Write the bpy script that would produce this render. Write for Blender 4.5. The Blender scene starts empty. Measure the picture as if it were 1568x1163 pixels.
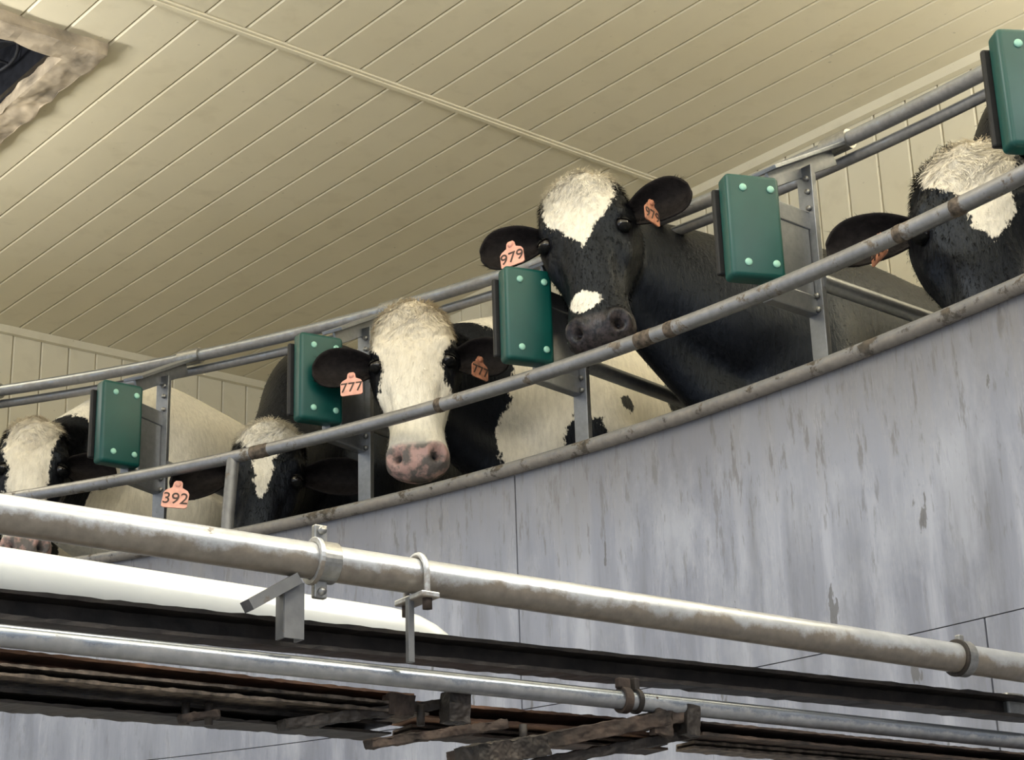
import bpy, math, numpy as np, random
from mathutils import Vector, Matrix
random.seed(3); np.random.seed(3)
CZ=1.5
C=Vector((-4.0035,.2282,0))
scene=bpy.context.scene
coll=scene.collection

# ------------------------------------------------------------ helpers
def cp(th,r,h): return Vector((C.x+r*math.cos(th),C.y+r*math.sin(th),h+CZ))
D1=Vector((.758,.652,0)).normalized(); D2=Vector((-D1.y,D1.x,0))
def uv(u,v,z): return D1*u+D2*v+Vector((0,0,z))
def empty(name):
    o=bpy.data.objects.new(name,None); coll.objects.link(o); return o
def mk(name,verts,faces,mat,parent=None,smooth=True,mats=None,fm=None):
    me=bpy.data.meshes.new(name); me.from_pydata([tuple(v) for v in verts],[],faces); me.update()
    for m in (mats or [mat]): me.materials.append(m)
    me.polygons.foreach_set('use_smooth',[smooth]*len(me.polygons))
    if fm: me.polygons.foreach_set('material_index',fm)
    o=bpy.data.objects.new(name,me); coll.objects.link(o)
    if parent: o.parent=parent
    return o
def autosm(o,bev=0,seg=2):
    if bev:
        b=o.modifiers.new('b','BEVEL'); b.width=bev; b.segments=seg; b.limit_method='ANGLE'
    return o
def fix_normals(o):
    import bmesh
    bm=bmesh.new(); bm.from_mesh(o.data); bmesh.ops.recalc_face_normals(bm,faces=bm.faces); bm.to_mesh(o.data); bm.free(); return o
def sweep_data(pts,rad,n=16,cap=True):
    pts=[Vector(p) for p in pts]; N=len(pts)
    rads=rad if hasattr(rad,'__len__') else [rad]*N
    T=[(pts[min(i+1,N-1)]-pts[max(i-1,0)]).normalized() for i in range(N)]
    a=T[0].cross(Vector((0,0,1)))
    if a.length<.1: a=T[0].cross(Vector((1,0,0)))
    a.normalize(); vs=[];fs=[]
    for i in range(N):
        a=(a-T[i]*a.dot(T[i])).normalized(); b=T[i].cross(a)
        for k in range(n):
            t=2*math.pi*k/n; vs.append(pts[i]+(a*math.cos(t)+b*math.sin(t))*rads[i])
    for i in range(N-1):
        for k in range(n):
            k2=(k+1)%n; fs.append((i*n+k,i*n+k2,(i+1)*n+k2,(i+1)*n+k))
    if cap:
        fs.append(tuple(range(n))[::-1]); fs.append(tuple((N-1)*n+k for k in range(n)))
    return vs,fs
def tube(name,pts,rad,mat,parent=None,n=16):
    v,f=sweep_data(pts,rad,n); o=mk(name,v,f,mat,parent)
    m=o.modifiers.new('w','EDGE_SPLIT'); m.split_angle=math.radians(50)
    return o
def arc(th0,th1,r,h,n=120): return [cp(th0+(th1-th0)*i/n,r,h) for i in range(n+1)]
def boxd(c,ax,ay,az,sx,sy,sz):
    c=Vector(c); vs=[]
    for i in(-1,1):
        for j in(-1,1):
            for k in(-1,1): vs.append(c+ax*(i*sx/2)+ay*(j*sy/2)+az*(k*sz/2))
    return vs,[(0,1,3,2),(4,6,7,5),(0,4,5,1),(2,3,7,6),(0,2,6,4),(1,5,7,3)]
Z=Vector((0,0,1))
def box(name,c,ax,ay,az,s,mat,parent=None,bev=.004):
    v,f=boxd(c,ax,ay,az,*s); o=mk(name,v,f,mat,parent,smooth=False); fix_normals(o)
    if bev: autosm(o,bev)
    return o
def merge(lst):
    V=[];F=[]
    for v,f in lst:
        o=len(V); V+=list(v); F+=[tuple(i+o for i in q) for q in f]
    return V,F

# ------------------------------------------------------------ materials
class NT:
    def __init__(s,name):
        s.m=bpy.data.materials.new(name); s.m.use_nodes=True; s.t=s.m.node_tree; s.b=s.t.nodes['Principled BSDF']
    def n(s,typ,**k):
        return s.t.nodes.new(typ)
    def l(s,a,b): s.t.links.new(a,b)
    def noise(s,scale,detail=4,sc=(1,1,1),rough=.55):
        tc=s.n('ShaderNodeNewGeometry'); mp=s.n('ShaderNodeMapping'); mp.inputs['Scale'].default_value=sc
        s.l(tc.outputs['Position'],mp.inputs['Vector'])
        nz=s.n('ShaderNodeTexNoise'); nz.inputs['Scale'].default_value=scale; nz.inputs['Detail'].default_value=detail; nz.inputs['Roughness'].default_value=rough
        s.l(mp.outputs[0],nz.inputs['Vector']); return nz.outputs['Fac']
    def ramp(s,src,a,b,lo=0,hi=1):
        r=s.n('ShaderNodeMapRange'); r.inputs['From Min'].default_value=a; r.inputs['From Max'].default_value=b
        r.inputs['To Min'].default_value=lo; r.inputs['To Max'].default_value=hi; s.l(src,r.inputs['Value']); return r.outputs['Result']
    def mix(s,f,a,b):
        x=s.n('ShaderNodeMix'); x.data_type='RGBA'
        if isinstance(f,float): x.inputs[0].default_value=f
        else: s.l(f,x.inputs[0])
        for v,i in((a,6),(b,7)):
            if isinstance(v,tuple): x.inputs[i].default_value=(*v,1)
            else: s.l(v,x.inputs[i])
        return x.outputs[2]
    def math(s,op,a,b=0.):
        x=s.n('ShaderNodeMath'); x.operation=op
        for v,i in((a,0),(b,1)):
            if isinstance(v,(int,float)): x.inputs[i].default_value=v
            else: s.l(v,x.inputs[i])
        return x.outputs[0]
    def bump(s,h,strength=.3,dist=.01):
        b=s.n('ShaderNodeBump'); b.inputs['Strength'].default_value=strength; b.inputs['Distance'].default_value=dist
        s.l(h,b.inputs['Height']); s.l(b.outputs[0],s.b.inputs['Normal'])
    def col(s,c):
        if isinstance(c,tuple): s.b.inputs['Base Color'].default_value=(*c,1)
        else: s.l(c,s.b.inputs['Base Color'])
    def set(s,rough=.5,metal=0.):
        s.b.inputs['Roughness'].default_value=rough; s.b.inputs['Metallic'].default_value=metal
def simple(name,c,rough=.5,metal=0.,var=.15,scale=20,bump=.1,spec=.5):
    t=NT(name); nz=t.noise(scale); d=tuple(x*(1-var) for x in c); e=tuple(min(1,x*(1+var)) for x in c)
    t.col(t.mix(t.ramp(nz,.3,.7),d,e)); t.set(rough,metal); t.bump(nz,bump,.004); t.b.inputs['Specular IOR Level'].default_value=spec; return t.m
def galv(name,base=(.42,.43,.45),rust=.1,under=.0,rough=.38,metal=.75,rc1=(.07,.055,.04),rc2=(.17,.14,.11)):
    t=NT(name); n1=t.noise(60,4); n0=t.noise(5,5); c=t.mix(t.ramp(n1,.3,.7),tuple(x*.8 for x in base),base)
    c=t.mix(t.math('MULTIPLY',t.ramp(n0,.45,.7),.5),c,tuple(x*.55 for x in base))
    n2=t.noise(13,6,rough=.72); r=t.ramp(n2,.70-rust,.75-rust)
    rc=t.mix(t.ramp(n1,.35,.65),rc1,rc2)
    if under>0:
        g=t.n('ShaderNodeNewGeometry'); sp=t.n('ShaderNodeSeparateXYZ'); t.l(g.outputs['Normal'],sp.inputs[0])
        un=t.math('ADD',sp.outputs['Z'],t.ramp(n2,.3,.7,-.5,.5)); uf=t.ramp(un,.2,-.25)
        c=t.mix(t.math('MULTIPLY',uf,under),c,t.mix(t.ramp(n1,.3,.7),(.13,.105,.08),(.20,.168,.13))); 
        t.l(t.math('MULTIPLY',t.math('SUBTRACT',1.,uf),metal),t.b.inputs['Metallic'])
    c=t.mix(r,c,rc); t.col(c); t.set(rough,metal)
    if under<=0: t.l(t.ramp(r,0,1,metal,.1),t.b.inputs['Metallic'])
    t.l(t.ramp(r,0,1,rough,.8),t.b.inputs['Roughness']); t.bump(n2,.2,.003); return t.m
M_galv=galv('galvanised_steel',(.28,.29,.31),rust=.03)
M_gdark=galv('dull_galvanised_steel',(.18,.18,.18),rust=.08,rough=.5,metal=.5)
M_rail=galv('worn_rail_steel',(.28,.28,.29),rust=.13,rough=.42)
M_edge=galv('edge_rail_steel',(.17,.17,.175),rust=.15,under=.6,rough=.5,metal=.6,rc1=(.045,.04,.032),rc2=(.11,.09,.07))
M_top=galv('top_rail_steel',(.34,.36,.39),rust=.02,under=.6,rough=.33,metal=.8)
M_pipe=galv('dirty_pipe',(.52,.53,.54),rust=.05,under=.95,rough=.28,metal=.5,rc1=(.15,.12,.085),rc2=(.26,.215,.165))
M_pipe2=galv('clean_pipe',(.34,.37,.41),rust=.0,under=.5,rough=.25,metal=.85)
M_rust=simple('grimy_rusty_steel',(.045,.030,.022),.8,.2,.8,24,1)
M_rust2=simple('rust_brown_steel',(.15,.080,.047),.75,.15,.75,11,.9)
M_patch=simple('rust_patch_steel',(.095,.073,.055),.7,.3,.8,60,.6)
M_dark=simple('dark_grimy_steel',(.026,.020,.016),.6,.3,.7,22,.9)
M_bolt=simple('bolt_steel',(.28,.275,.26),.4,.8,.2,80)
M_black=simple('black_rubber',(.010,.010,.011),.55,0,.2,20,.1,.3)
M_green=simple('green_plastic',(.0,.050,.043),.40,0,.12,6,.05,.4)
M_mint=simple('mint_bolt_cap',(.24,.47,.38),.4,0,.1)
M_white=simple('white_pvc',(.60,.62,.61),.20,0,.05,5,.03)
M_tag=simple('pink_tag_plastic',(.64,.32,.25),.5,0,.2,40)
M_tagd=simple('dirty_tag_plastic',(.34,.14,.08),.6,0,.45,40)
M_ink=simple('tag_ink',(.03,.015,.012),.6,0,.1)
M_eye=simple('cow_eye',(.008,.006,.006),.06,0,.1,10,0)
M_conc=simple('concrete',(.38,.38,.37),.85,0,.2,3,.4)
M_horn=simple('weathered_frame',(.33,.27,.19),.85,0,.5,7,.9)
M_fan=simple('fan_dark',(.012,.013,.017),.5,.2,.4)

def m_ceiling(name,c1,c2):
    t=NT(name); a=t.noise(.8,4); b=t.noise(6,5)
    c=t.mix(t.ramp(a,.3,.7),c1,c2); c=t.mix(t.math('MULTIPLY',t.ramp(b,.55,.75),.2),c,(.36,.30,.18))
    fly=t.noise(30,2); c=t.mix(t.math('MULTIPLY',t.ramp(fly,.74,.77),.4),c,(.15,.12,.07))
    t.col(c); t.set(.5); t.bump(b,.12,.003); return t.m
M_ceil=m_ceiling('cream_ceiling_boards',(.63,.565,.40),(.69,.625,.46))
M_side=m_ceiling('cream_wall_siding',(.66,.60,.44),(.72,.66,.50))
M_groove=simple('board_gap_dark',(.13,.10,.06),.9,0,.2)

def m_wall():
    t=NT('grey_painted_panel'); a=t.noise(1.3,4); st=t.noise(9,6,(1,1,.10),.68); fine=t.noise(45,4,(1,1,.18),.7); md=t.noise(4,6,(1,1,.55),.7)
    c=t.mix(t.ramp(a,.32,.68),(.145,.152,.19),(.235,.245,.29))
    c=t.mix(t.math('MULTIPLY',t.ramp(md,.50,.66),.55),c,(.33,.34,.38))
    c=t.mix(t.math('MULTIPLY',t.ramp(st,.50,.64),.55),c,(.36,.37,.42))
    c=t.mix(t.math('MULTIPLY',t.ramp(st,.48,.32),.6),c,(.115,.117,.135))
    g=t.n('ShaderNodeNewGeometry'); sp=t.n('ShaderNodeSeparateXYZ'); t.l(g.outputs['Position'],sp.inputs[0])
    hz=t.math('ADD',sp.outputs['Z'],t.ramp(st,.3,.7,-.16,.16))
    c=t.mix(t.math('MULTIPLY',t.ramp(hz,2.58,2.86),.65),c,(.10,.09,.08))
    hz2=t.math('ADD',sp.outputs['Z'],t.ramp(a,.3,.7,-.1,.1))
    c=t.mix(t.math('MULTIPLY',t.ramp(fine,.56,.64),t.ramp(hz2,2.2,2.75,.15,.6)),c,(.09,.083,.078))
    ch=t.noise(18,5,(1,1,.35),.6); c=t.mix(t.math('MULTIPLY',t.ramp(ch,.67,.69),.75),c,(.08,.075,.07))
    t.col(c); t.set(.36,.0); t.l(t.ramp(st,.3,.7,.40,.20),t.b.inputs['Roughness']); t.bump(st,.2,.004); return t.m
M_wall=m_wall()

def m_coat(name,white=(.72,.68,.59),dirt=(.50,.40,.25),b1=(.0015,.0015,.002),b2=(.005,.005,.007),spec=.20):
    t=NT(name)
    def at(n):
        x=t.n('ShaderNodeAttribute'); x.attribute_name=n; return x.outputs['Fac']
    nz=t.noise(22,4); fur=t.noise(70,4,(1,1,.28),.65); big=t.noise(5,3); fm_=t.noise(170,3,(1,1,.35))
    v=t.math('ADD',at('white'),t.ramp(nz,.3,.7,-.010,.010)); v=t.math('ADD',v,t.ramp(fm_,.3,.7,-.006,.006))
    w=t.ramp(v,-.003,.003)
    wc=t.mix(t.math('MULTIPLY',t.ramp(fur,.4,.65),.4),white,tuple(x*.6 for x in white))
    wc=t.mix(t.math('MULTIPLY',at('dirt'),t.ramp(big,.3,.7,.5,1)),wc,dirt)
    bc=t.mix(t.ramp(fur,.35,.7),b1,b2)
    c=t.mix(w,bc,wc)
    mz=t.noise(55,3)
    c=t.mix(at('muzzle'),c,t.mix(t.ramp(mz,.4,.6),(.016,.014,.014),(.045,.036,.035)))
    c=t.mix(at('pink'),c,t.mix(t.ramp(nz,.44,.56),(.40,.22,.19),(.045,.03,.03)))
    c=t.mix(at('hole'),c,(.006,.004,.004))
    t.col(c); t.set(.55); t.l(t.ramp(at('muzzle'),0,1,.42,.25),t.b.inputs['Roughness'])
    t.b.inputs['Specular IOR Level'].default_value=spec
    t.b.inputs['Specular Tint'].default_value=(.70,.82,1,1)
    t.bump(fur,.7,.006); return t.m
M_coat=m_coat('holstein_coat')
M_hair=m_coat('holstein_hair',white=(.80,.76,.67),b1=(.0015,.0015,.002),b2=(.004,.004,.005),spec=.05)
M_ear=simple('ear_black_fur',(.004,.004,.004),.7,0,.5,60,.8,.15)
M_earin=simple('ear_inner_skin',(.009,.007,.007),.75,0,.5,60,.6,.15)

# ------------------------------------------------------------ building shell
HC=CZ+4.0
hole=(2.1,3.03,6.49,7.8)
def boards(name,segs,z0,axis,run,nrm,mat,th=.02,g=.006):
    V=[];F=[]
    for a0,r0,r1,ww in segs:
        prof=[(0,th),(.003,.0),(.010,-g),(ww-.009,-g),(ww-.003,0),(ww,th)]
        o=len(V)
        for rr in(r0,r1):
            for a,d in prof: V.append(z0+axis*(a0+a)+run*rr+nrm*d)
        n=len(prof)
        for k in range(n-1): F.append((o+k,o+k+1,o+n+k+1,o+n+k))
        F.append((o+n-1,o,o+n,o+2*n-1)); F.append(tuple(o+k for k in range(n))[::-1]); F.append(tuple(o+n+k for k in range(n)))
    ob=mk(name,V,F,mat,smooth=False); return fix_normals(ob)
segs=[];w=.205;a=-3.6
umax=6.4
while a<umax-.01:
    ww=min(w,umax-a)
    for r0,r1 in((-3.5,1.9),(1.905,5.88),(5.92,9.9)):
        if r0>5 and a+ww>hole[0] and a<hole[1]:
            if hole[2]>r0: segs.append((a,r0,hole[2],ww))
            segs.append((a,hole[3],r1,ww))
        else: segs.append((a,r0,r1,ww))
    a+=w
ceil=boards('ceiling',segs,Vector((0,0,HC)),D1,D2,Z,M_ceil)
V=[];F=[]
for (u0,u1,v0,v1) in((-3.6,hole[0],-3.5,9.95),(hole[1],6.45,-3.5,9.95),(hole[0],hole[1],-3.5,hole[2]),(hole[0],hole[1],hole[3],9.95)):
    v,f=boxd(uv((u0+u1)/2,(v0+v1)/2,HC+.035),D1,D2,Z,u1-u0,v1-v0,.03); V,F=merge([(V,F),(v,f)])
o=mk('ceiling_deck',V,F,M_groove,smooth=False); o.parent=ceil
v,f=merge([boxd(uv(1.4,5.9,HC-.008),D1,D2,Z,9.9,.055,.012),boxd(uv(1.4,5.9,HC-.016),D1,D2,Z,9.9,.022,.010)])
o=mk('trim_1',v,f,M_ceil,smooth=False); fix_normals(o)
o=mk('trim_2',*boxd(uv(6.37,3.2,HC-.03),D1,D2,Z,.04,13.3,.05),M_side,smooth=False)
o=mk('trim_3',*boxd(uv(1.4,9.87,HC-.03),D1,D2,Z,9.9,.04,.05),M_side,smooth=False)
def wallboards(name,base,axis,nrm,length,mat,w=.19):
    segs=[];a=0
    while a<length-.01: segs.append((a,0,HC,min(w,length-a))); a+=w
    return boards(name,segs,base,axis,Z,nrm,mat)
w1=wallboards('wall_right',uv(6.4,-3.5,0),D2,D1,13.4,M_side)
w2=wallboards('wall_back',uv(-3.6,9.9,0),D1,D2,10.0,M_side)
for nm,c,sx,sy,p in(('wall_right_backing',uv(6.46,3.2,HC/2),.06,13.5,w1),('wall_back_backing',uv(1.4,9.96,HC/2),10.1,.06,w2)):
    o=mk(nm,*boxd(c,D1,D2,Z,sx,sy,HC),M_groove,p,smooth=False)
fl=mk('floor',*boxd(uv(1.4,3.2,-.05),D1,D2,Z,10.2,13.5,.1),M_conc,smooth=False)
vent=empty('ceiling_vent_fan')
u0,u1,v0,v1=hole
fr=[boxd(uv(u1+.06,(v0+v1)/2,HC-.025),D1,D2,Z,.14,v1-v0+.26,.07),boxd(uv((u0+u1)/2,v0-.06,HC-.025),D1,D2,Z,u1-u0+.24,.14,.07),
    boxd(uv(u0-.06,(v0+v1)/2,HC-.025),D1,D2,Z,.14,v1-v0+.26,.07),boxd(uv((u0+u1)/2,v1+.06,HC-.025),D1,D2,Z,u1-u0+.24,.14,.07)]
v,f=merge(fr); o=mk('vent_frame',v,f,M_horn,vent,smooth=False); fix_normals(o)
o.modifiers.new('s','SUBSURF').subdivision_type='SIMPLE'; o.modifiers['s'].levels=5;o.modifiers['s'].render_levels=5
tx=bpy.data.textures.new('rough','CLOUDS'); tx.noise_scale=.12
dm=o.modifiers.new('d','DISPLACE'); dm.texture=tx; dm.strength=.05; dm.texture_coords='GLOBAL'
sh=[boxd(uv(u1+.01,(v0+v1)/2,HC+.35),D1,D2,Z,.02,v1-v0,.7),boxd(uv(u0-.01,(v0+v1)/2,HC+.35),D1,D2,Z,.02,v1-v0,.7),
    boxd(uv((u0+u1)/2,v0-.01,HC+.35),D1,D2,Z,u1-u0,.02,.7),boxd(uv((u0+u1)/2,v1+.01,HC+.35),D1,D2,Z,u1-u0,.02,.7),boxd(uv((u0+u1)/2,(v0+v1)/2,HC+.7),D1,D2,Z,u1-u0,v1-v0,.02)]
v,f=merge(sh); mk('vent_shaft',v,f,M_fan,vent,smooth=False)
fc=uv((u0+u1)/2,v0+.5,HC+.12)
for rr in(.42,.30,.18): tube('fan_ring',[fc+D1*(rr*math.cos(t*math.pi/16))+D2*(rr*math.sin(t*math.pi/16)) for t in range(33)],.009,M_fan,vent,8)
for t in range(12):
    a=t*math.pi/6; dd=D1*math.cos(a)+D2*math.sin(a); tube('fan_guard',[fc+dd*.05,fc+dd*.42],.006,M_fan,vent,6)
v,f=sweep_data([fc+Z*.0,fc+Z*.12],.09,20); mk('fan_hub',v,f,M_fan,vent)
for t in range(5):
    a=t*2*math.pi/5; dd=D1*math.cos(a)+D2*math.sin(a); e=Z.cross(dd)
    mk('fan_blade',[fc+Z*.08+dd*.08-e*.05,fc+Z*.05+dd*.4-e*.11,fc+Z*.11+dd*.4+e*.1,fc+Z*.12+dd*.08+e*.05],[(0,1,2,3)],M_fan,vent)

# ------------------------------------------------------------ rotary platform
plat=empty('rotary_platform_wall')
def panel(name,th0,th1,h0,h1,r0,r1,mat,par,g=.0004,gz=.0012):
    n=max(4,int((th1-th0)*90)); V=[];F=[]
    for i in range(n+1):
        t=th0+g+(th1-th0-2*g)*i/n
        V+= [cp(t,r0,h0+gz),cp(t,r0,h1-gz),cp(t,r1,h1-gz),cp(t,r1,h0+gz)]
    for i in range(n):
        for k in range(4): F.append((4*i+k,4*i+(k+1)%4,4*i+4+(k+1)%4,4*i+4+k))
    F+=[(0,3,2,1),(4*n,4*n+1,4*n+2,4*n+3)]
    o=mk(name,V,F,mat,par); fix_normals(o); m=o.modifiers.new('e','EDGE_SPLIT'); m.split_angle=.6; return o
ts=[-.12,.36,.845,1.33,1.56]
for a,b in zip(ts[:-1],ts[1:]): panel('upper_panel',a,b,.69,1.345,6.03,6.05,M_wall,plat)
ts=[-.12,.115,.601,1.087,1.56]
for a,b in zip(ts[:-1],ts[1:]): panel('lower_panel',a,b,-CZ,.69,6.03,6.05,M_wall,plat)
panel('panel_backing',-.12,1.56,-CZ,1.34,6.053,6.09,M_dark,plat)
deck=panel('rotary_platform_deck',-.12,1.56,.72,.9,6.1,8.85,M_conc,None)
panel('platform_outer_skirt',-.12,1.56,-CZ,.72,8.65,8.80,M_conc,deck)
tube('platform_edge_rail',arc(-.12,1.56,6.02,1.36),.019,M_edge)
rail=empty('front_rail')
tube('rail_tube',arc(-.12,1.56,6.12,1.654),.0215,M_rail,rail)
for t in(.43,1.043,1.5):
    tube('rail_post',[cp(t,6.12,1.65),cp(t,6.10,1.45),cp(t,6.08,.9)],.021,M_gdark,rail)
for t,l in((1.018,.012),(.902,.004),(.77,.010),(.757,.005),(.63,.004),(.60,.005)):
    tube('rail_weld',arc(t,t+l,6.12,1.654,6),[.0218,.0228,.0222,.0234,.0224,.0230,.0218],M_patch,rail)
top=empty('top_rail')
tube('upper_tube',arc(-.12,1.56,6.61,2.262),.022,M_top,top)
tube('lower_tube',arc(-.12,1.56,6.65,2.222),.017,M_top,top)

def divider(i,th):
    e=empty('stall_divider')
    R=Vector((math.cos(th),math.sin(th),0)); T=Vector((math.sin(th),-math.cos(th),0))
    be=th-.44
    W_=Vector((math.cos(be),math.sin(be),0)); N_=Vector((-math.sin(be),math.cos(be),0))
    c=cp(th,6.20,1.884)
    b=box('green_bumper',c,W_,N_,Z,(.156,.060,.300),M_green,e,0); bv=b.modifiers.new('b','BEVEL'); bv.width=.014; bv.segments=5
    for p in b.data.polygons: p.use_smooth=True
    box('bumper_backplate',c+N_*.038-W_*.006,W_,N_,Z,(.172,.018,.25),M_black,e,.006)
    for sx in(-1,1):
        for sz in(-1,1):
            q=c-N_*.0295+W_*(sx*.040+.010)+Z*(sz*.108)
            v,f=sweep_data([q+N_*.002,q-N_*.003,q-N_*.005],[.0105,.0105,.007],14); mk('bolt_cap',v,f,M_mint,e)
    for h,l0 in((1.965,6.26),(1.715,6.24)):
        l1=6.46; box('bracket_arm',cp(th,(l0+l1)/2,h),T,R,Z,(.035,l1-l0,.055),M_galv,e)
    box('bracket_plate',cp(th,6.365,1.84)+T*.01,T,R,Z,(.008,.12,.22),M_galv,e,.002)
    a_=cp(th,6.27,2.075); b_=cp(th,6.60,2.25); dv=(b_-a_).normalized()
    box('rail_bracket_plate',(a_+b_)/2,T,dv,T.cross(dv),(.085,(b_-a_).length,.012),M_galv,e,.002)
    box('rail_bracket_web',(a_+b_)/2-Z*.03,T,dv,T.cross(dv),(.010,(b_-a_).length*.9,.05),M_galv,e,.002)
    tube('rail_collar',[cp(th-.007,6.61,2.262),cp(th+.007,6.61,2.262)],.030,M_bolt,e)
    box('divider_post',cp(th,6.455,1.515),T,R,Z,(.026,.050,1.23),M_galv,e)
    box('divider_post_flange',cp(th,6.43,1.515)+T*.012,T,R,Z,(.052,.006,1.23),M_galv,e,.001)
    for h in(2.0,1.74,1.70,2.05,2.09):
        q=cp(th,6.427,h)+T*.022; v,f=sweep_data([q,q-R*.008],.008,8); mk('bolt',v,f,M_bolt,e)
    tube('side_rail',[cp(th,6.47,1.80),cp(th,7.2,1.80),cp(th,8.3,1.80),cp(th,8.5,1.75),cp(th,8.6,1.55),cp(th,8.6,.9)],.024,M_galv,e)
for i in range(-2,6): divider(i,1.134-.1377*i-(.010 if i==4 else 0))

# ------------------------------------------------------------ foreground pipework
def fg(x,y,z): return Vector((x,y,z+CZ))
def lerp(a,b,t): return a+(b-a)*t
P1a,P1b=fg(-.666,2.195,.592),fg(.911,3.192,.511)
mp=empty('overhead_pipe')
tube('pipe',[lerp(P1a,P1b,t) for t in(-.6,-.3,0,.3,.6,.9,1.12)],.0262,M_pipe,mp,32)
pd=(P1b-P1a).normalized(); side=pd.cross(Z).normalized()
def ring(name,c,d,r,w,th,mat,par):
    n=32;V=[];F=[];a=d.cross(Z).normalized();b=a.cross(d)
    for k in range(n):
        t=2*math.pi*k/n; q=a*math.cos(t)+b*math.sin(t)
        V+=[c+q*r-d*w/2,c+q*(r+th)-d*w/2,c+q*(r+th)+d*w/2,c+q*r+d*w/2]
    for k in range(n):
        k2=(k+1)%n
        for j in range(4): F.append((4*k+j,4*k+(j+1)%4,4*k2+(j+1)%4,4*k2+j))
    o=mk(name,V,F,mat,par,smooth=False); fix_normals(o); autosm(o,.001); return o
c1=lerp(P1a,P1b,.248)
ring('clamp_band',c1,pd,.0262,.030,.004,M_bolt,mp)
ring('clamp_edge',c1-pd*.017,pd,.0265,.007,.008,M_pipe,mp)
for sz in(1,-1):
    box('clamp_ear',c1+Z*sz*.040-pd*.008,pd,side,Z,(.020,.012,.026),M_bolt,mp,.002)
    v,f=sweep_data([c1+Z*sz*.044-side*.012-pd*.008,c1+Z*sz*.044+side*.014-pd*.008],.006,6); mk('clamp_bolt',v,f,M_bolt,mp)
lc=c1+Z*-.074-pd*.047
v,f=merge([boxd(lc,pd,side,Z,.030,.004,.080),boxd(lc-pd*.014-side*.012,pd,side,Z,.004,.026,.080),boxd(lc+pd*.014-side*.012,pd,side,Z,.004,.026,.080)])
o=mk('bracket_leg',v,f,M_gdark,mp,smooth=False); fix_normals(o)
b0=c1-Z*.034-pd*.050; b1=c1-Z*.074-pd*.112; bdv=(b1-b0).normalized()
v,f=boxd((b0+b1)/2,bdv,side,bdv.cross(side),.085,.030,.016); o=mk('bracket_brace',v,f,M_gdark,mp,smooth=False); fix_normals(o)
c2=lerp(P1a,P1b,.328)
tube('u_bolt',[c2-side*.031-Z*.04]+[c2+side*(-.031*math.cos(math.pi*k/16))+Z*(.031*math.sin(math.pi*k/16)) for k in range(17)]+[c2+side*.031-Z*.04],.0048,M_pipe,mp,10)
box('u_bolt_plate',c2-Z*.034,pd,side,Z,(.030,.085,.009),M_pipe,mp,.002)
box('hanger_rod',c2-Z*.080+pd*-.012,pd,side,Z,(.010,.010,.095),M_gdark,mp,.001)
for s in(-1,1):
    v,f=sweep_data([c2+side*.031*s-Z*.034,c2+side*.031*s-Z*.054],.008,6); mk('u_bolt_nut',v,f,M_rust,mp)
c3=lerp(P1a,P1b,.917)
ring('coupling_band',c3,pd,.0262,.020,.006,M_bolt,mp)
ring('coupling_gasket',c3-pd*.013,pd,.0262,.006,.007,M_dark,mp)
box('coupling_bolt',c3+Z*.034,pd,side,Z,(.012,.012,.016),M_bolt,mp,.002)

P2a,P2b=fg(-.664,2.218,.438),fg(.918,3.27,.389)
lp=empty('lower_pipe')
tube('pipe',[lerp(P2a,P2b,t) for t in(-.6,-.3,0,.3,.6,.9,1.08)],.0148,M_pipe2,lp,24)
pd2=(P2b-P2a).normalized(); c=lerp(P2a,P2b,.520)
ring('joint_band',c,pd2,.0148,.014,.006,M_rust,lp); ring('joint_band',c+pd2*.024,pd2,.0148,.008,.005,M_dark,lp)
box('joint_lug',c+Z*.026,pd2,side,Z,(.022,.014,.016),M_rust,lp,.002)
box('joint_lug',c+Z*.026+pd2*.024,pd2,side,Z,(.010,.014,.020),M_dark,lp,.002)
wp=empty('white_milk_line')
A=fg(-.743,2.468,.572);B=fg(-.115,2.90,.536); d=(B-A).normalized()
pts=[lerp(A,B,t) for t in(-.8,-.4,0,.3,.6,.84)]; rs=[.043]*6
for t,r in((.86,.042),(.90,.040),(.94,.035),(.97,.029),(.99,.020),(1.0,.008)): pts.append(lerp(A,B,t)-Z*(.02*((t-.84)/.16)**2)); rs.append(r)
v,f=sweep_data(pts,rs,32); mk('pvc_pipe',v,f,M_white,wp)
def channel(name,a,b,hh,ww,t,mat,par=None,rough=.0):
    d=(b-a).normalized(); s=d.cross(Z).normalized(); u=s.cross(d); L=(b-a).length; m=(a+b)/2
    v,f=merge([boxd(m,d,s,u,L,t,hh),boxd(m+u*(hh/2-t/2)+s*ww*.5,d,s,u,L,ww,t),boxd(m-u*(hh/2-t/2)+s*ww*.5,d,s,u,L,ww,t)])
    import bmesh
    o=mk(name,v,f,mat,par,smooth=False); fix_normals(o)
    bm=bmesh.new(); bm.from_mesh(o.data)
    es=[e for e in bm.edges if e.calc_length()>L*.9]; bmesh.ops.subdivide_edges(bm,edges=es,cuts=150,use_grid_fill=True); bm.to_mesh(o.data); bm.free()
    if rough:
        tx=bpy.data.textures.new('rr','CLOUDS'); tx.noise_scale=.02
        m=o.modifiers.new('d','DISPLACE'); m.texture=tx; m.strength=rough; m.texture_coords='GLOBAL'
    return o
Ba,Bb=fg(-.693,2.31,.490),fg(.93,3.30,.447)
beam=empty('channel_beam')
channel('beam',lerp(Ba,Bb,-.6),lerp(Ba,Bb,1.0),.040,.045,.006,M_dark,beam,.006)
bd=(Bb-Ba).normalized()
box('beam_end_plate',lerp(Ba,Bb,.985)+Z*.006,bd,side,Z,(.045,.03,.05),M_bolt,beam)
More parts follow.
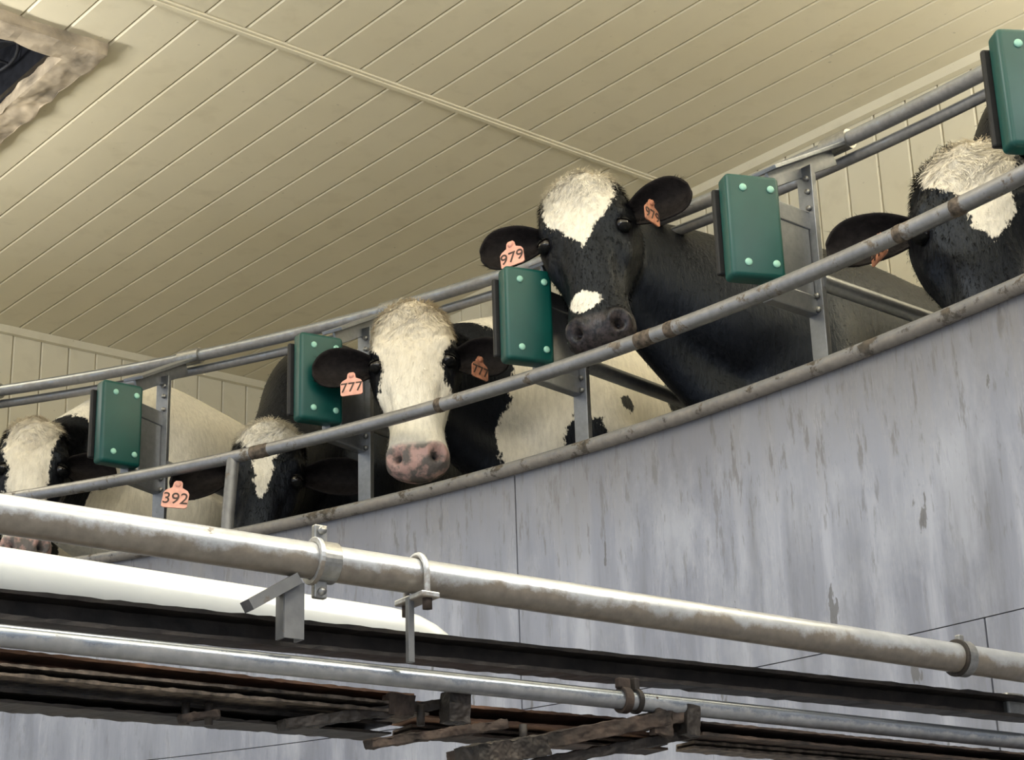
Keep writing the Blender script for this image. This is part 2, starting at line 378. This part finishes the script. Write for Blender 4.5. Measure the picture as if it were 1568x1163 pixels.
for t in(.325,.33,.50,.97,.985):
    q=lerp(Ba,Bb,t)+Z*.020-side*.005; v,f=sweep_data([q,q+Z*.010],.009,6); mk('beam_bolt',v,f,M_dark,beam)
rb=empty('rusty_support_frame')
for (a,b,h,w_,m) in((fg(-.685,2.303,.414),fg(-.198,2.678,.401),.022,.06,M_rust2),(fg(-.685,2.32,.394),fg(-.198,2.69,.384),.016,.10,M_patch),(fg(-.687,2.316,.366),fg(-.239,2.687,.362),.018,.07,M_dark),
                    (fg(-.20,2.70,.388),fg(.20,2.92,.375),.024,.09,M_rust2),(fg(-.20,2.72,.365),fg(.20,2.93,.352),.012,.07,M_rust),(fg(.25,2.90,.376),fg(.93,3.32,.350),.022,.07,M_rust),(fg(.25,2.92,.355),fg(.93,3.34,.333),.012,.05,M_patch)):
    dd=b-a; channel('rusty_channel',a-dd*(.8 if a.x<-.5 else 0),b,h,w_,.004,m,rb,.005)
def rough_bar(name,a,b,hh,ww,mat,par,st=.009):
    dd=(b-a).normalized(); s=dd.cross(Z).normalized(); o=mk(name,*boxd((a+b)/2,dd,s,s.cross(dd),(b-a).length,ww,hh),mat,par,smooth=False); fix_normals(o)
    o.modifiers.new('s','SUBSURF').subdivision_type='SIMPLE'; o.modifiers['s'].levels=6;o.modifiers['s'].render_levels=6
    tx=bpy.data.textures.new('rr','CLOUDS'); tx.noise_scale=.02
    m=o.modifiers.new('d','DISPLACE'); m.texture=tx; m.strength=st; m.texture_coords='GLOBAL'; return o
rough_bar('diagonal_arm',fg(.265,2.85,.400),fg(-.10,2.55,.305),.022,.035,M_rust,rb)
rough_bar('diagonal_arm',fg(.275,2.88,.372),fg(-.10,2.58,.280),.014,.035,M_dark,rb)
rough_bar('arm_bracket',fg(.205,2.79,.390),fg(.235,2.81,.387),.055,.012,M_rust,rb)
rough_bar('arm_bracket',fg(.25,2.83,.388),fg(.272,2.845,.385),.048,.040,M_dark,rb,.006)
rough_bar('arm_bracket',fg(-.115,2.61,.388),fg(-.085,2.63,.386),.045,.03,M_dark,rb,.006)
rough_bar('arm_bracket',fg(-.20,2.58,.390),fg(-.165,2.60,.387),.030,.03,M_rust,rb,.006)
rough_bar('cross_arm',fg(-.09,2.66,.402),fg(-.34,2.49,.352),.014,.03,M_dark,rb)
rough_bar('cross_arm',fg(-.03,2.62,.36),fg(-.22,2.52,.325),.012,.03,M_rust,rb)
rough_bar('cross_arm',fg(.02,2.60,.325),fg(-.08,2.50,.30),.030,.05,M_dark,rb)
rough_bar('cross_arm',fg(-.415,2.42,.36),fg(-.465,2.40,.352),.010,.02,M_rust,rb)
for q in((-.43,2.42,.345),(-.46,2.41,.345),(.0,2.62,.33),(-.15,2.60,.36)):
    v,f=sweep_data([fg(*q),fg(q[0],q[1],q[2]+.03)],.006,8); mk('rusty_bolt',v,f,M_dark,rb)
sp=empty('pipe_support_post')
pb=lerp(Ba,Bb,-.5)
box('post',Vector((pb.x,pb.y,(pb.z+.09)/2)),D1,D2,Z,(.08,.08,pb.z+.09),M_galv,sp)
box('base_plate',Vector((pb.x,pb.y,.008)),D1,D2,Z,(.2,.2,.016),M_galv,sp)

# ------------------------------------------------------------ cows
def sgp(x,p): return np.sign(x)*np.abs(x)**p
HS=np.array([0,.04,.1,.2,.32,.42,.55,.70,.80,.88,.95,1.0])
HW=np.array([.10,.15,.185,.215,.235,.215,.165,.130,.138,.158,.148,.10])
HF=np.array([.0,.045,.075,.085,.088,.088,.086,.082,.082,.085,.07,.03])
HB=np.array([-.12,-.18,-.25,-.33,-.41,-.42,-.34,-.23,-.19,-.165,-.14,-.09])
def sm(x,s):
    xs=np.linspace(0,1,201); y=np.interp(xs,HS,x); k=np.exp(-np.linspace(-2,2,15)**2); k/=k.sum()
    yp=np.pad(y,7,mode='edge'); return np.interp(s,xs,np.convolve(yp,k,'valid'))
def head_mesh(toW,ws):
    V=[];F=[];n=40;S=np.concatenate([[0,.01,.03],np.linspace(.06,.95,34),[.97,.985,1.0]])
    for s in S:
        w,ff,fb=sm(HW,s)*ws,sm(HF,s),sm(HB,s)
        e=1.0
        if s<.03: e=[.55,.8,.95][0 if s==0 else 1]
        if s>.96: e=.93 if s<.98 else (.8 if s<.99 else .62)
        mid=(ff+fb)/2; hh=(ff-fb)/2*e; w=w*e
        for k in range(n):
            t=2*math.pi*k/n; c,si=math.cos(t),math.sin(t)
            x=w*float(sgp(c,.78))*(1-.42*max(0,-si)**1.3); fz=mid+hh*float(sgp(si,.78))
            V.append(toW(s,x,fz))
    m=len(S)
    for i in range(m-1):
        for k in range(n):
            k2=(k+1)%n; F.append((i*n+k,i*n+k2,(i+1)*n+k2,(i+1)*n+k))
    F.append(tuple(range(n))[::-1]); F.append(tuple((m-1)*n+k for k in range(n)))
    return V,F
def ell_loft(cs,lat,ra,rb,n=28,p=.9):
    N=len(cs);V=[];F=[]
    for i in range(N):
        T=(cs[min(i+1,N-1)]-cs[max(i-1,0)]).normalized(); l=(lat-T*lat.dot(T)).normalized(); u=T.cross(l)
        for k in range(n):
            t=2*math.pi*k/n; V.append(cs[i]+l*(ra[i]*float(sgp(math.cos(t),p)))+u*(rb[i]*float(sgp(math.sin(t),p))))
    for i in range(N-1):
        for k in range(n):
            k2=(k+1)%n; F.append((i*n+k,i*n+k2,(i+1)*n+k2,(i+1)*n+k))
    F.append(tuple(range(n))[::-1]); F.append(tuple((N-1)*n+k for k in range(n)))
    return V,F
def resample(pts,vals,m):
    n=len(pts);P=[];Q=[]
    arr=[np.array(list(p)+list(v)) for p,v in zip(pts,vals)]
    for i in range(n-1):
        p0,p1,p2,p3=arr[max(i-1,0)],arr[i],arr[i+1],arr[min(i+2,n-1)]
        for j in range(m):
            t=j/m; q=.5*((2*p1)+(-p0+p2)*t+(2*p0-5*p1+4*p2-p3)*t*t+(-p0+3*p1-3*p2+p3)*t**3); P.append(Vector(q[:3]));Q.append(q[3:])
    P.append(Vector(arr[-1][:3]));Q.append(arr[-1][3:]); return P,np.array(Q)

def ear(name,base,dirv,facing,L,W,mat,par):
    d=dirv.normalized(); f=(facing-d*facing.dot(d)).normalized(); w=d.cross(f)
    nt,nu=16,11;V=[];F=[]
    def hwf(t): return W*(.40+.60*math.sin(min(1,t/.5)*math.pi/2))*(1 if t<.55 else math.sqrt(max(.03,1-((t-.55)/.45)**2.4)))
    for i in range(nt):
        t=i/(nt-1); hw=hwf(t)
        cup=(.85-.45*t)
        for j in range(nu):
            u=-1+2*j/(nu-1)
            V.append(base+d*(L*t)+w*(hw*u*(1-.25*(1-t)))-f*(cup*hw*(1-u*u))+f*(.01*math.sin(t*3))-Z*(.015*t*t) )
    for i in range(nt-1):
        for j in range(nu-1): F.append((i*nu+j,i*nu+j+1,(i+1)*nu+j+1,(i+1)*nu+j))
    o=mk(name,V,F,mat,par)
    s=o.modifiers.new('s','SOLIDIFY'); s.thickness=.010; s.offset=0
    o.modifiers.new('ss','SUBSURF').levels=2; o.modifiers['ss'].render_levels=2
    rng=np.random.default_rng(5); HV=[];HF_=[]
    for k in range(420):
        t=rng.uniform(.05,.95); u=rng.choice([-1,1])*rng.uniform(.55,1.0)
        hw=hwf(t); cup=(.85-.45*t)
        p=base+d*(L*t)+w*(hw*u*(1-.25*(1-t)))-f*(cup*hw*(1-u*u))-Z*(.015*t*t)
        dr=(d*rng.uniform(.2,.9)+w*(-u*rng.uniform(-.6,.8))+f*rng.uniform(.2,.8)).normalized(); l=rng.uniform(.012,.028)
        sd=dr.cross(Vector(rng.normal(size=3))).normalized()*.0009; o_=len(HV)
        HV+=[p-sd,p+sd,p+dr*l]; HF_.append((o_,o_+1,o_+2))
    mk('ear_hair',HV,HF_,M_ear,par)
    return o
def tag(par,c,right,up,txt,s=.075,mat=None):
    mat=mat or M_tag
    f=right.cross(up).normalized()
    prof=[(-.5,-.62),(-.42,-.68),(.42,-.68),(.5,-.62),(.5,-.05),(.42,.08),(.2,.2),(.17,.42),(.1,.5),(-.1,.5),(-.17,.42),(-.2,.2),(-.42,.08),(-.5,-.05)]
    V=[c+right*(x*s)+up*(y*s)+f*z for z in(.002,-.002) for x,y in prof]; n=len(prof)
    F=[tuple(range(n)),tuple(range(n,2*n))[::-1]]+[(k,(k+1)%n,n+(k+1)%n,n+k) for k in range(n)]
    o=mk('ear_tag',V,F,mat,par,smooth=False); fix_normals(o)
    v,ff=sweep_data([c+up*(.33*s)-f*.012,c+up*(.33*s)+f*.007],.009,14); mk('tag_button',v,ff,mat,par)
    cu=bpy.data.curves.new('tag_number','FONT'); cu.body=txt; cu.size=s*.68; cu.align_x='CENTER'; cu.align_y='CENTER'; cu.extrude=.0006
    cu.materials.append(M_ink); t=bpy.data.objects.new('tag_number',cu); coll.objects.link(t); t.parent=par
    m=Matrix((right,up,f)).transposed().to_4x4(); m.translation=c-up*(.30*s)+f*.0032; t.matrix_local=m

def cow(th,poll,muz,yaw,blaze,blobs,pink=0,dirt=.3,earL=None,earR=None,tagL=None,tagR=None,bodyth=0.,nsw=None,dh=0.,ws=1.0,eb=(.27,.27),seed=1):
    e=empty('holstein_cow')
    P=cp(*poll); M=cp(*muz); L=(M-P).length; A=(M-P)/L
    toC=Vector((-P.x,-P.y,0)).normalized(); toC.rotate(Matrix.Rotation(yaw,3,'Z'))
    Fv=(toC-A*toC.dot(A)).normalized(); X=Fv.cross(A).normalized()
    def toW(s,x,f): return P+(A*s+X*x+Fv*f)*L
    parts=[head_mesh(toW,ws)]
    R=Vector((math.cos(th),math.sin(th),0)); 
    base=cp(th,6.9,.9); R.rotate(Matrix.Rotation(bodyth,3,'Z')); T=Vector((R.y,-R.x,0))
    def bw(q,l,h):
        k=min(1,max(0,(h-.95)/.9)); return base+R*(q-6.9)+T*l+Z*(h-.9+dh*k)
    pr=[(6.78,1.72,.10,.10),(6.86,1.72,.24,.19),(7.0,1.76,.37,.26),(7.2,1.82,.44,.30),(7.6,1.80,.45,.36),(8.0,1.80,.45,.385),(8.35,1.86,.41,.34),(8.6,1.93,.32,.27),(8.75,1.97,.2,.18),(8.8,1.97,.08,.08)]
    cs,q=resample([bw(a,0,b) for a,b,_,_ in pr],[(d,c) for _,_,c,d in pr],4)
    parts.append(ell_loft(cs,T,q[:,0],q[:,1],36,.88))
    cs,q=resample([bw(6.95,0,2.1),bw(7.15,0,2.2),bw(7.7,0,2.16),bw(8.3,0,2.2),bw(8.65,0,2.16)],[(.07,.08),(.10,.09),(.10,.09),(.12,.09),(.10,.08)],4)
    parts.append(ell_loft(cs,T,q[:,0],q[:,1]))
    n0=toW(.16,0,-.16); n1=toW(.24,0,-.34); n3=bw(6.98,0,1.95); n4=bw(7.25,0,1.93)
    n2=(n1*.5+n3*.5)+Z*.01
    cs,q=resample([n0,n1,n2,n3,n4],[(.085,.11),(.125,.17),(.15,.24),(.21,.31),(.26,.36)],5)
    lat=(X*.5+T*.5)
    parts.append(ell_loft(cs,lat,q[:,0],q[:,1],30,.95))
    cs,q=resample([toW(.42,0,-.28),toW(.45,0,-.42)*.5+bw(6.85,0,1.62)*.5,bw(6.88,0,1.60),bw(7.1,0,1.5)],[(.06,.08),(.07,.12),(.11,.16),(.13,.13)],4)
    parts.append(ell_loft(cs,T,q[:,0],q[:,1]))
    for sx in(-1,1):
        cs=[bw(8.25,sx*.20,2.12),bw(8.35,sx*.27,2.12),bw(8.45,sx*.22,2.08)]; parts.append(ell_loft(cs,T,[.04,.07,.04],[.05,.07,.05],14))
        cs,q=resample([bw(7.05,sx*.10,2.05),bw(7.03,sx*.20,1.85),bw(6.98,sx*.19,1.62),bw(7.05,sx*.19,1.45)],[(.07,.08),(.09,.13),(.08,.11),(.05,.06)],4); parts.append(ell_loft(cs,T,q[:,0],q[:,1],18))
    for sx in(-1,1):
        pl=[((7.08,sx*.20,1.75),.15,.2),((7.06,sx*.21,1.5),.09,.12),((7.05,sx*.19,1.30),.055,.06),((7.04,sx*.19,1.22),.05,.055),((7.06,sx*.19,1.02),.034,.036),((7.06,sx*.19,.96),.042,.045),((7.03,sx*.19,.905),.055,.07)]
        cs,q=resample([bw(*a) for a,_,_ in pl],[(b,c) for _,b,c in pl],3); parts.append(ell_loft(cs,T,q[:,0],q[:,1],16))
        pl=[((8.38,sx*.20,1.85),.17,.26),((8.36,sx*.22,1.58),.12,.19),((8.50,sx*.21,1.42),.06,.085),((8.60,sx*.20,1.32),.042,.055),((8.56,sx*.20,1.12),.034,.038),((8.53,sx*.20,.97),.042,.045),((8.48,sx*.20,.905),.055,.075)]
        cs,q=resample([bw(*a) for a,_,_ in pl],[(b,c) for _,b,c in pl],3); parts.append(ell_loft(cs,T,q[:,0],q[:,1],16))
    cs,q=resample([bw(8.15,0,1.45),bw(8.25,0,1.36),bw(8.28,0,1.26)],[(.16,.18),(.15,.15),(.08,.08)],4); parts.append(ell_loft(cs,T,q[:,0],q[:,1]))
    cs,q=resample([bw(8.7,0,2.12),bw(8.80,0,2.02),bw(8.80,0,1.7),bw(8.78,0,1.3),bw(8.77,0,1.15)],[(.03,.03),(.025,.025),(.018,.018),(.03,.03),(.01,.01)],4); parts.append(ell_loft(cs,T,q[:,0],q[:,1],10))
    V,F=merge(parts)
    tmp=mk('cow_tmp',V,F,M_coat); fix_normals(tmp)
    m=tmp.modifiers.new('r','REMESH'); m.mode='VOXEL'; m.voxel_size=.0085; m.use_smooth_shade=True
    s=tmp.modifiers.new('s','SMOOTH'); s.factor=.6; s.iterations=8
    dg=bpy.context.evaluated_depsgraph_get(); me=bpy.data.meshes.new_from_object(tmp.evaluated_get(dg),depsgraph=dg)
    bpy.data.objects.remove(tmp)
    n=len(me.vertices); co=np.zeros(n*3); me.vertices.foreach_get('co',co); co=co.reshape(-1,3)
    An,Xn,Fn=np.array(A),np.array(X),np.array(Fv)
    ne=len(me.edges); ev=np.zeros(ne*2,dtype=np.int64); me.edges.foreach_get('vertices',ev); ev=ev.reshape(-1,2)
    rel=(co-np.array(P))/L; hd=(rel@Fn>-.30)&(rel@An>-.15)&(rel@An<1.1)&(np.abs(rel@Xn)<.32)
    deg=np.bincount(ev.ravel(),minlength=n)[:,None]
    for it in range(45):
        acc=np.zeros_like(co)
        for k in range(3): acc[:,k]=np.bincount(ev[:,0],co[ev[:,1],k],n)+np.bincount(ev[:,1],co[ev[:,0],k],n)
        avg=acc/np.maximum(deg,1); co=np.where(hd[:,None],co,co*.3+avg*.7)
    me.vertices.foreach_set('co',co.ravel()); me.update()
    no=np.zeros(n*3); me.vertices.foreach_get('normal',no); no=no.reshape(-1,3)
    rel=(co-np.array(P))/L; s_=rel@An; x_=rel@Xn/ws; f_=rel@Fn
    isH=(s_>-.12)&(s_<1.1)&(np.abs(x_)<.3)&(f_>-.45)
    disp=np.zeros(n); hol=np.zeros(n)
    for sx in(-1,1):
        d=np.sqrt(((s_-.925)/1.0)**2+((x_-sx*.092)/1.1)**2+((f_-.055)/1.4)**2); disp-=.034*np.exp(-(d/.024)**2); hol=np.maximum(hol,np.exp(-(d/.019)**2)*1.3)
        d=np.sqrt((s_-.90)**2+(x_-sx*.10)**2+(f_-.07)**2); disp+=.010*np.exp(-((d-.045)/.018)**2)
        d=np.sqrt(((s_-.275)/1.4)**2+((x_-sx*.185))**2+(f_-.06)**2); disp+=.018*np.exp(-(d/.045)**2)
        d=np.sqrt(((s_-.37)/1.2)**2+((x_-sx*.205))**2+(f_-.03)**2); disp-=.010*np.exp(-(d/.038)**2)
        d=np.sqrt(((s_-.49)/2.2)**2+((x_-sx*.16))**2+(f_+.03)**2); disp+=.014*np.exp(-(d/.04)**2)
        d=np.sqrt(((s_-.60)/3)**2+((x_-sx*.135))**2+(f_-.03)**2); disp-=.010*np.exp(-(d/.035)**2)
        d=np.sqrt(((s_-.44)/2.5)**2+((x_-sx*.10))**2+(f_-.09)**2); disp-=.007*np.exp(-(d/.035)**2)
    ml=np.exp(-((f_+.055-.10*(.95-s_))/.011)**2)*(s_>.72)*isH; disp-=.012*ml
    hol=np.maximum(hol,ml*.7)
    d=np.sqrt(((s_-.06)/1.2)**2+x_**2+(f_-.03)**2); disp+=.020*np.exp(-(d/.085)**2)
    d=np.sqrt(((s_-.25)/1.5)**2+x_**2+(f_-.09)**2); disp-=.008*np.exp(-(d/.06)**2)
    wav=np.sin(s_*95+x_*40+3*np.sin(x_*33+seed))*np.cos(x_*75+s_*30)
    disp+=.0036*wav*np.clip((.40-s_)/.15,0,1)*(f_>-.05)
    disp*=isH*(L/.6)
    co2=co+no*disp[:,None]; me.vertices.foreach_set('co',co2.ravel())
    def fields(cc):
        rel=(cc-np.array(P))/L; s_=rel@An; x_=rel@Xn/ws; f_=rel@Fn; n=len(cc)
        white=np.full(n,-.2)
        relb=cc-np.array(base); qq=relb@np.array(R)+6.9; ll=relb@np.array(T); hh=cc[:,2]-CZ
        for (a,b,c_,ra,rb,rc,sg) in blobs:
            dd=1-np.sqrt(((qq-a)/ra)**2+((ll-b)/rb)**2+((hh-c_)/rc)**2); dd=dd*min(ra,rb,rc)
            dd+=.02*np.sin(qq*9+b*5)*np.sin(hh*11+a*3)+.012*np.sin(ll*17+a)
            white=np.maximum(white,dd) if sg>0 else np.minimum(white,-dd)
        bl=np.array(blaze)
        hw=np.interp(s_,bl[:,0],bl[:,2]); x0=np.interp(s_,bl[:,0],bl[:,1])
        wv=(hw-np.abs(x_-x0))*L; wv=np.minimum(wv,(f_+.10)*L)
        hb=(s_>-.14)&(s_<1.1)&(np.abs(x_)<.32)&(f_>-.34+.1*(s_<.0))
        white=np.where(hb,wv,white)
        if nsw:
            d=1-np.sqrt(((s_-nsw[0])/nsw[2])**2+((x_-nsw[1])/nsw[3])**2); white=np.where(hb&(f_>-.02),np.maximum(white,d*.05),white)
        mz=np.clip((s_-.84+.2*np.minimum(0,f_-.03))/.03,0,1)*hb*(f_>-.12)
        dirtv=np.clip(dirt*(1.2-s_*1.7),0,1)*hb+dirt*.15*(~hb)
        return white,mz,dirtv,hb
    white,mz,dirtv,hb=fields(co)
    def setat(me,name,val):
        at=me.attributes.new(name,'FLOAT','POINT'); at.data.foreach_set('value',np.asarray(val,dtype=np.float32))
    for nm,val in(('white',white),('muzzle',mz*(1-pink)),('pink',mz*pink*.85),('hole',np.clip(hol,0,1)*hb),('dirt',dirtv)): setat(me,nm,val)
    me.materials.clear(); me.materials.append(M_coat)
    me.polygons.foreach_set('use_smooth',[True]*len(me.polygons))
    o=bpy.data.objects.new('cow_body',me); coll.objects.link(o); o.parent=e
    rng=np.random.default_rng(seed)
    wgt=isH*(s_<.84)*(f_>-.25)*(.25+1.2*np.clip((.3-s_)/.3,0,1))+.045*(~isH)*(co[:,2]>CZ+1.2)
    N=24000
    idx=rng.choice(n,N,p=wgt/wgt.sum()); rt=co2[idx]+rng.normal(size=(N,3))*.003; nn=no[idx]
    hs=isH[idx]; sI=s_[idx]; xI=x_[idx]
    flow=np.where(hs[:,None],An*1.0+Xn*(np.sin(sI*22+xI*25+seed)*.5+xI*1.5)[:,None],np.array(R)*.7-np.array([0,0,.7]))
    swirl=np.sin(sI*40+xI*30+seed*2)[:,None]*Xn*.8*np.clip((.3-sI)/.2,0,1)[:,None]*hs[:,None]
    flow=flow+swirl+rng.normal(size=(N,3))*.25
    flow-=nn*(flow*nn).sum(1)[:,None]; flow/=np.linalg.norm(flow,axis=1)[:,None]+1e-9
    ln=np.where(hs,.010+.022*np.clip((.25-sI)/.2,0,1),.012)*rng.uniform(.6,1.3,N)
    lift=np.where(hs,.26+.12*np.clip((.2-sI)/.2,0,1),.22)
    sd=np.cross(flow,nn)*.0009
    mid=rt+(flow*.55+nn*lift[:,None]*.8)*ln[:,None]; tip=rt+(flow+nn*lift[:,None])*ln[:,None]
    HV=np.empty((N,5,3)); HV[:,0]=rt-sd-nn*.001; HV[:,1]=rt+sd-nn*.001; HV[:,2]=mid+sd*.8; HV[:,3]=mid-sd*.8; HV[:,4]=tip
    hv=HV.reshape(-1,3); k=np.arange(N)*5
    hm=bpy.data.meshes.new('coat_hair')
    hm.vertices.add(N*5); hm.vertices.foreach_set('co',hv.ravel())
    loops=np.stack([k,k+1,k+2,k+3,k+3,k+2,k+4],1).ravel(); hm.loops.add(N*7); hm.loops.foreach_set('vertex_index',loops)
    ls=np.stack([np.arange(N)*7,np.arange(N)*7+4],1).ravel(); hm.polygons.add(N*2); hm.polygons.foreach_set('loop_start',ls)
    hm.update(calc_edges=True); hm.validate()
    rep=lambda a:np.repeat(a[idx],5)
    if len(hm.vertices)==N*5:
        for nm,val in(('white',white),('muzzle',mz*(1-pink)),('pink',mz*pink*.85),('hole',hol*0),('dirt',dirtv)): setat(hm,nm,rep(val))
    hm.materials.append(M_hair); hm.polygons.foreach_set('use_smooth',[True]*len(hm.polygons))
    ho=bpy.data.objects.new('coat_hair',hm); coll.objects.link(ho); ho.parent=e
    for sx,nm in((-1,'eye_left'),(1,'eye_right')):
        out=(X*sx*.8+Fv*.55-A*.05).normalized(); c=toW(.362,sx*.192*ws,.030)-out*.011
        t1=A.cross(out).normalized(); t2=out.cross(t1)
        def dome(R_,amax,tilt,nm_,mat):
            ax=(out+t2*tilt).normalized(); a1=t1; a2=ax.cross(a1).normalized(); v=[c+ax*R_];f=[];n_,mm=12,28
            for i in range(1,n_+1):
                a=amax*i/n_
                for j in range(mm):
                    b=2*math.pi*j/mm; v.append(c+ax*(R_*math.cos(a))+(a1*math.cos(b)*1.12+a2*math.sin(b))*(R_*math.sin(a)))
            for j in range(mm): f.append((0,1+j,1+(j+1)%mm))
            for i in range(n_-1):
                for j in range(mm): f.append((1+i*mm+j,1+(i+1)*mm+j,1+(i+1)*mm+(j+1)%mm,1+i*mm+(j+1)%mm))
            return mk(nm_,v,f,mat,e)
        dome(.0220,2.6,0,nm,M_eye)
        up=-A-out*(-A).dot(out); upn=up.normalized(); tl=1 if upn.dot(t2)>0 else -1
        dome(.0250,1.05,tl*2.1,'upper_eyelid',M_ear)
        dome(.0243,1.00,-tl*3.6,'lower_eyelid',M_ear)
        HVv=[];HFf=[]
        for k in range(26):
            a=math.pi*(k/25); p=c+out*.016+t1*(.026*math.cos(a))+upn*(.014*math.sin(a)); q=p+out*.016+A*.004+t1*(.012*math.cos(a))
            s2=t1*.0007; o_=len(HVv); HVv+=[p-s2,p+s2,q]; HFf.append((o_,o_+1,o_+2))
        mk('eyelashes',HVv,HFf,M_ear,e)
    for sx,sp_,tg,ebs in((-1,earL,tagL,eb[0]),(1,earR,tagR,eb[1])):
        if sp_ is None: sp_=(.05,.1,.21)
        up_,fw,ln_=sp_
        b=toW(ebs,sx*.175*ws,-.07); d=(X*sx-A*up_+Fv*fw).normalized()
        fac=(Fv+A*.30+X*sx*.1)
        ear('ear',b,d,fac,ln_,.074,M_earin,e)
        if tg:
            txt,tt,off,s0,tw=tg[:5]
            c=b+d*(ln_*tt)+A*off+Fv*.030
            rgt=(X*math.cos(tw)+Fv*sx*-math.sin(tw)).normalized(); upv=(-A+X*.12).normalized(); upv=(upv-rgt*upv.dot(rgt)).normalized()
            tag(e,c,rgt,upv,txt,s0,tg[5] if len(tg)>5 else None)
    return e

# main black cow with white forehead
cow(.805,(.8385,6.31,2.335),(.8155,6.23,1.715),-.22,
    [(-.2,0,.16),(0,.0,.16),(.1,.0,.165),(.2,.0,.165),(.29,-.015,.13),(.34,-.01,.085),(.40,.0,.05),(.455,.0,.0),(.6,0,-.08),(1.1,0,-.1)],
    [(6.98,-.05,2.28,.14,.12,.07,1),(6.85,-.05,1.52,.16,.12,.12,1)],dirt=.18,earL=(.0,.16,.215),earR=(.20,.12,.225),eb=(.255,.26),ws=1.07,
    tagL=('979',.52,.045,.078,.15),tagR=('979',.42,.045,.070,1.15,M_tagd),nsw=(.765,-.035,.055,.070),seed=1)
# white faced cow
cow(.935,(.951,6.33,2.115),(.934,6.23,1.485),-.08,
    [(-.2,0,.2),(0,0,.22),(.2,0,.215),(.27,0,.18),(.32,0,.150),(.42,0,.150),(.55,.0,.17),(.7,0,.2),(1.1,0,.2)],
    [(7.6,0,1.9,1.8,1.2,1.2,1),(6.45,0,1.80,.24,.30,.5,-1),(6.88,.20,1.66,.08,.10,.17,-1),(7.02,.28,1.86,.06,.12,.05,-1),(7.35,.33,1.95,.10,.2,.09,-1),(8.1,.3,2.0,.2,.3,.2,-1)],pink=1,dirt=.6,ws=1.02,
    earL=(.02,.15,.215),earR=(-.02,.15,.20),tagL=('777',.40,.078,.072,.1),tagR=('777',.50,.055,.068,.8,M_tagd),eb=(.31,.31),seed=2)
# black cow, head low, narrow blaze
cow(1.085,(1.047,6.36,1.835),(1.043,6.20,1.25),-.02,
    [(-.2,0,.16),(0,0,.17),(.12,-.02,.17),(.2,-.03,.11),(.27,-.02,.055),(.42,.0,.045),(.52,0,.015),(.58,0,-.05),(1.1,0,-.1)],
    [(6.75,-.15,1.50,.12,.14,.16,1)],dirt=.1,earL=(-.45,.15,.22),earR=(.12,.1,.25),tagL=('392',.85,.06,.086,.1),dh=.10,eb=(.30,.28),seed=3)
# far left white faced cow
cow(1.205,(1.209,6.34,2.01),(1.197,6.22,1.44),-.05,
    [(-.2,0,.14),(0,0,.16),(.2,-.02,.15),(.4,-.02,.12),(.6,-.02,.13),(.8,0,.2),(1.1,0,.2)],
    [(7.8,0,1.9,1.9,1.2,1.2,1),(6.40,0,1.80,.22,.30,.5,-1)],pink=1,dirt=.45,earR=(-.2,.1,.2),dh=.09,seed=4)
# right cow
cow(.650,(.6256,6.36,1.92),(.606,6.24,1.26),.0,
    [(-.2,0,-.05),(0,-.0,-.02),(.04,-.0,.11),(.1,-.01,.145),(.17,-.01,.145),(.23,.02,.10),(.32,.03,.075),(.42,.03,.055),(.48,.03,.0),(.6,0,-.06),(1.1,0,-.1)],
    [(7.5,0,2.3,.6,.5,.30,1)],dirt=.3,earL=(-.05,.1,.24),tagL=('415',.45,.05,.07,.9,M_tagd),ws=1.15,dh=.14,seed=5)
cow(1.335,(1.335,6.36,1.9),(1.333,6.2,1.35),.05,
    [(-.2,0,.16),(0,0,.1),(.3,0,.05),(.5,0,-.05),(1.1,0,-.1)],[(7.8,0,1.9,.5,.6,.7,1)],seed=6)

# ------------------------------------------------------------ lights
def lamp(name,c,sx,sy,pw,up,col=(1,.985,.95)):
    e=empty(name)
    box('lamp_housing',c+Z*.05,D1,D2,Z,(sx+.06,sy+.06,.06),M_white,e)
    for s in(-1,1):
        tube('hanger',[c+D1*(s*sx*.4)+Z*.05,Vector((c.x,c.y,HC-.01))+D1*(s*sx*.4)],.006,M_bolt,e,6)
    for nm,dz,flip,p in(('unseen_lamp_down',0,1,pw),('added_uplight',.10,-1,up)):  # the up-facing area light is added to brighten the ceiling
        l=bpy.data.lights.new(nm,'AREA'); l.shape='RECTANGLE'; l.size=sx; l.size_y=sy; l.energy=p; l.color=col
        o=bpy.data.objects.new(nm,l); coll.objects.link(o); o.parent=e
        m=Matrix((D1,D2*flip,Z*flip)).transposed().to_4x4(); m.translation=c+Z*dz; o.matrix_local=m
for c,p,q in(((-2.6,1.4),45,140),((0.4,.2),60,130),((2.4,1.6),55,140),((-.6,2.9),30,120),((-3.9,6.2),25,150),((3.5,4.3),30,250)):  # all out of view; the far side fixtures are added to brighten the ceiling
    lamp('unseen_ceiling_light',Vector((c[0],c[1],HC-1.2)),1.3,.30,p,q)
w=bpy.data.worlds.new('World'); scene.world=w; w.use_nodes=True
w.node_tree.nodes['Background'].inputs[0].default_value=(.82,.90,1,1); w.node_tree.nodes['Background'].inputs[1].default_value=1.12

# ------------------------------------------------------------ camera
cam=bpy.data.cameras.new('camera'); co=bpy.data.objects.new('camera',cam); coll.objects.link(co)
pi_,ro=.3302,-.0319
d=Vector((0,math.cos(pi_),math.sin(pi_))); r0=Vector((1,0,0)); u0=r0.cross(d)
r=r0*math.cos(ro)+u0*math.sin(ro); u=-r0*math.sin(ro)+u0*math.cos(ro)
m=Matrix((r,u,-d)).transposed().to_4x4(); m.translation=Vector((0,0,CZ)); co.matrix_world=m
cam.sensor_width=36; cam.lens=2688.5/1568*36; cam.clip_start=.05
scene.camera=co
scene.view_settings.view_transform='Standard'
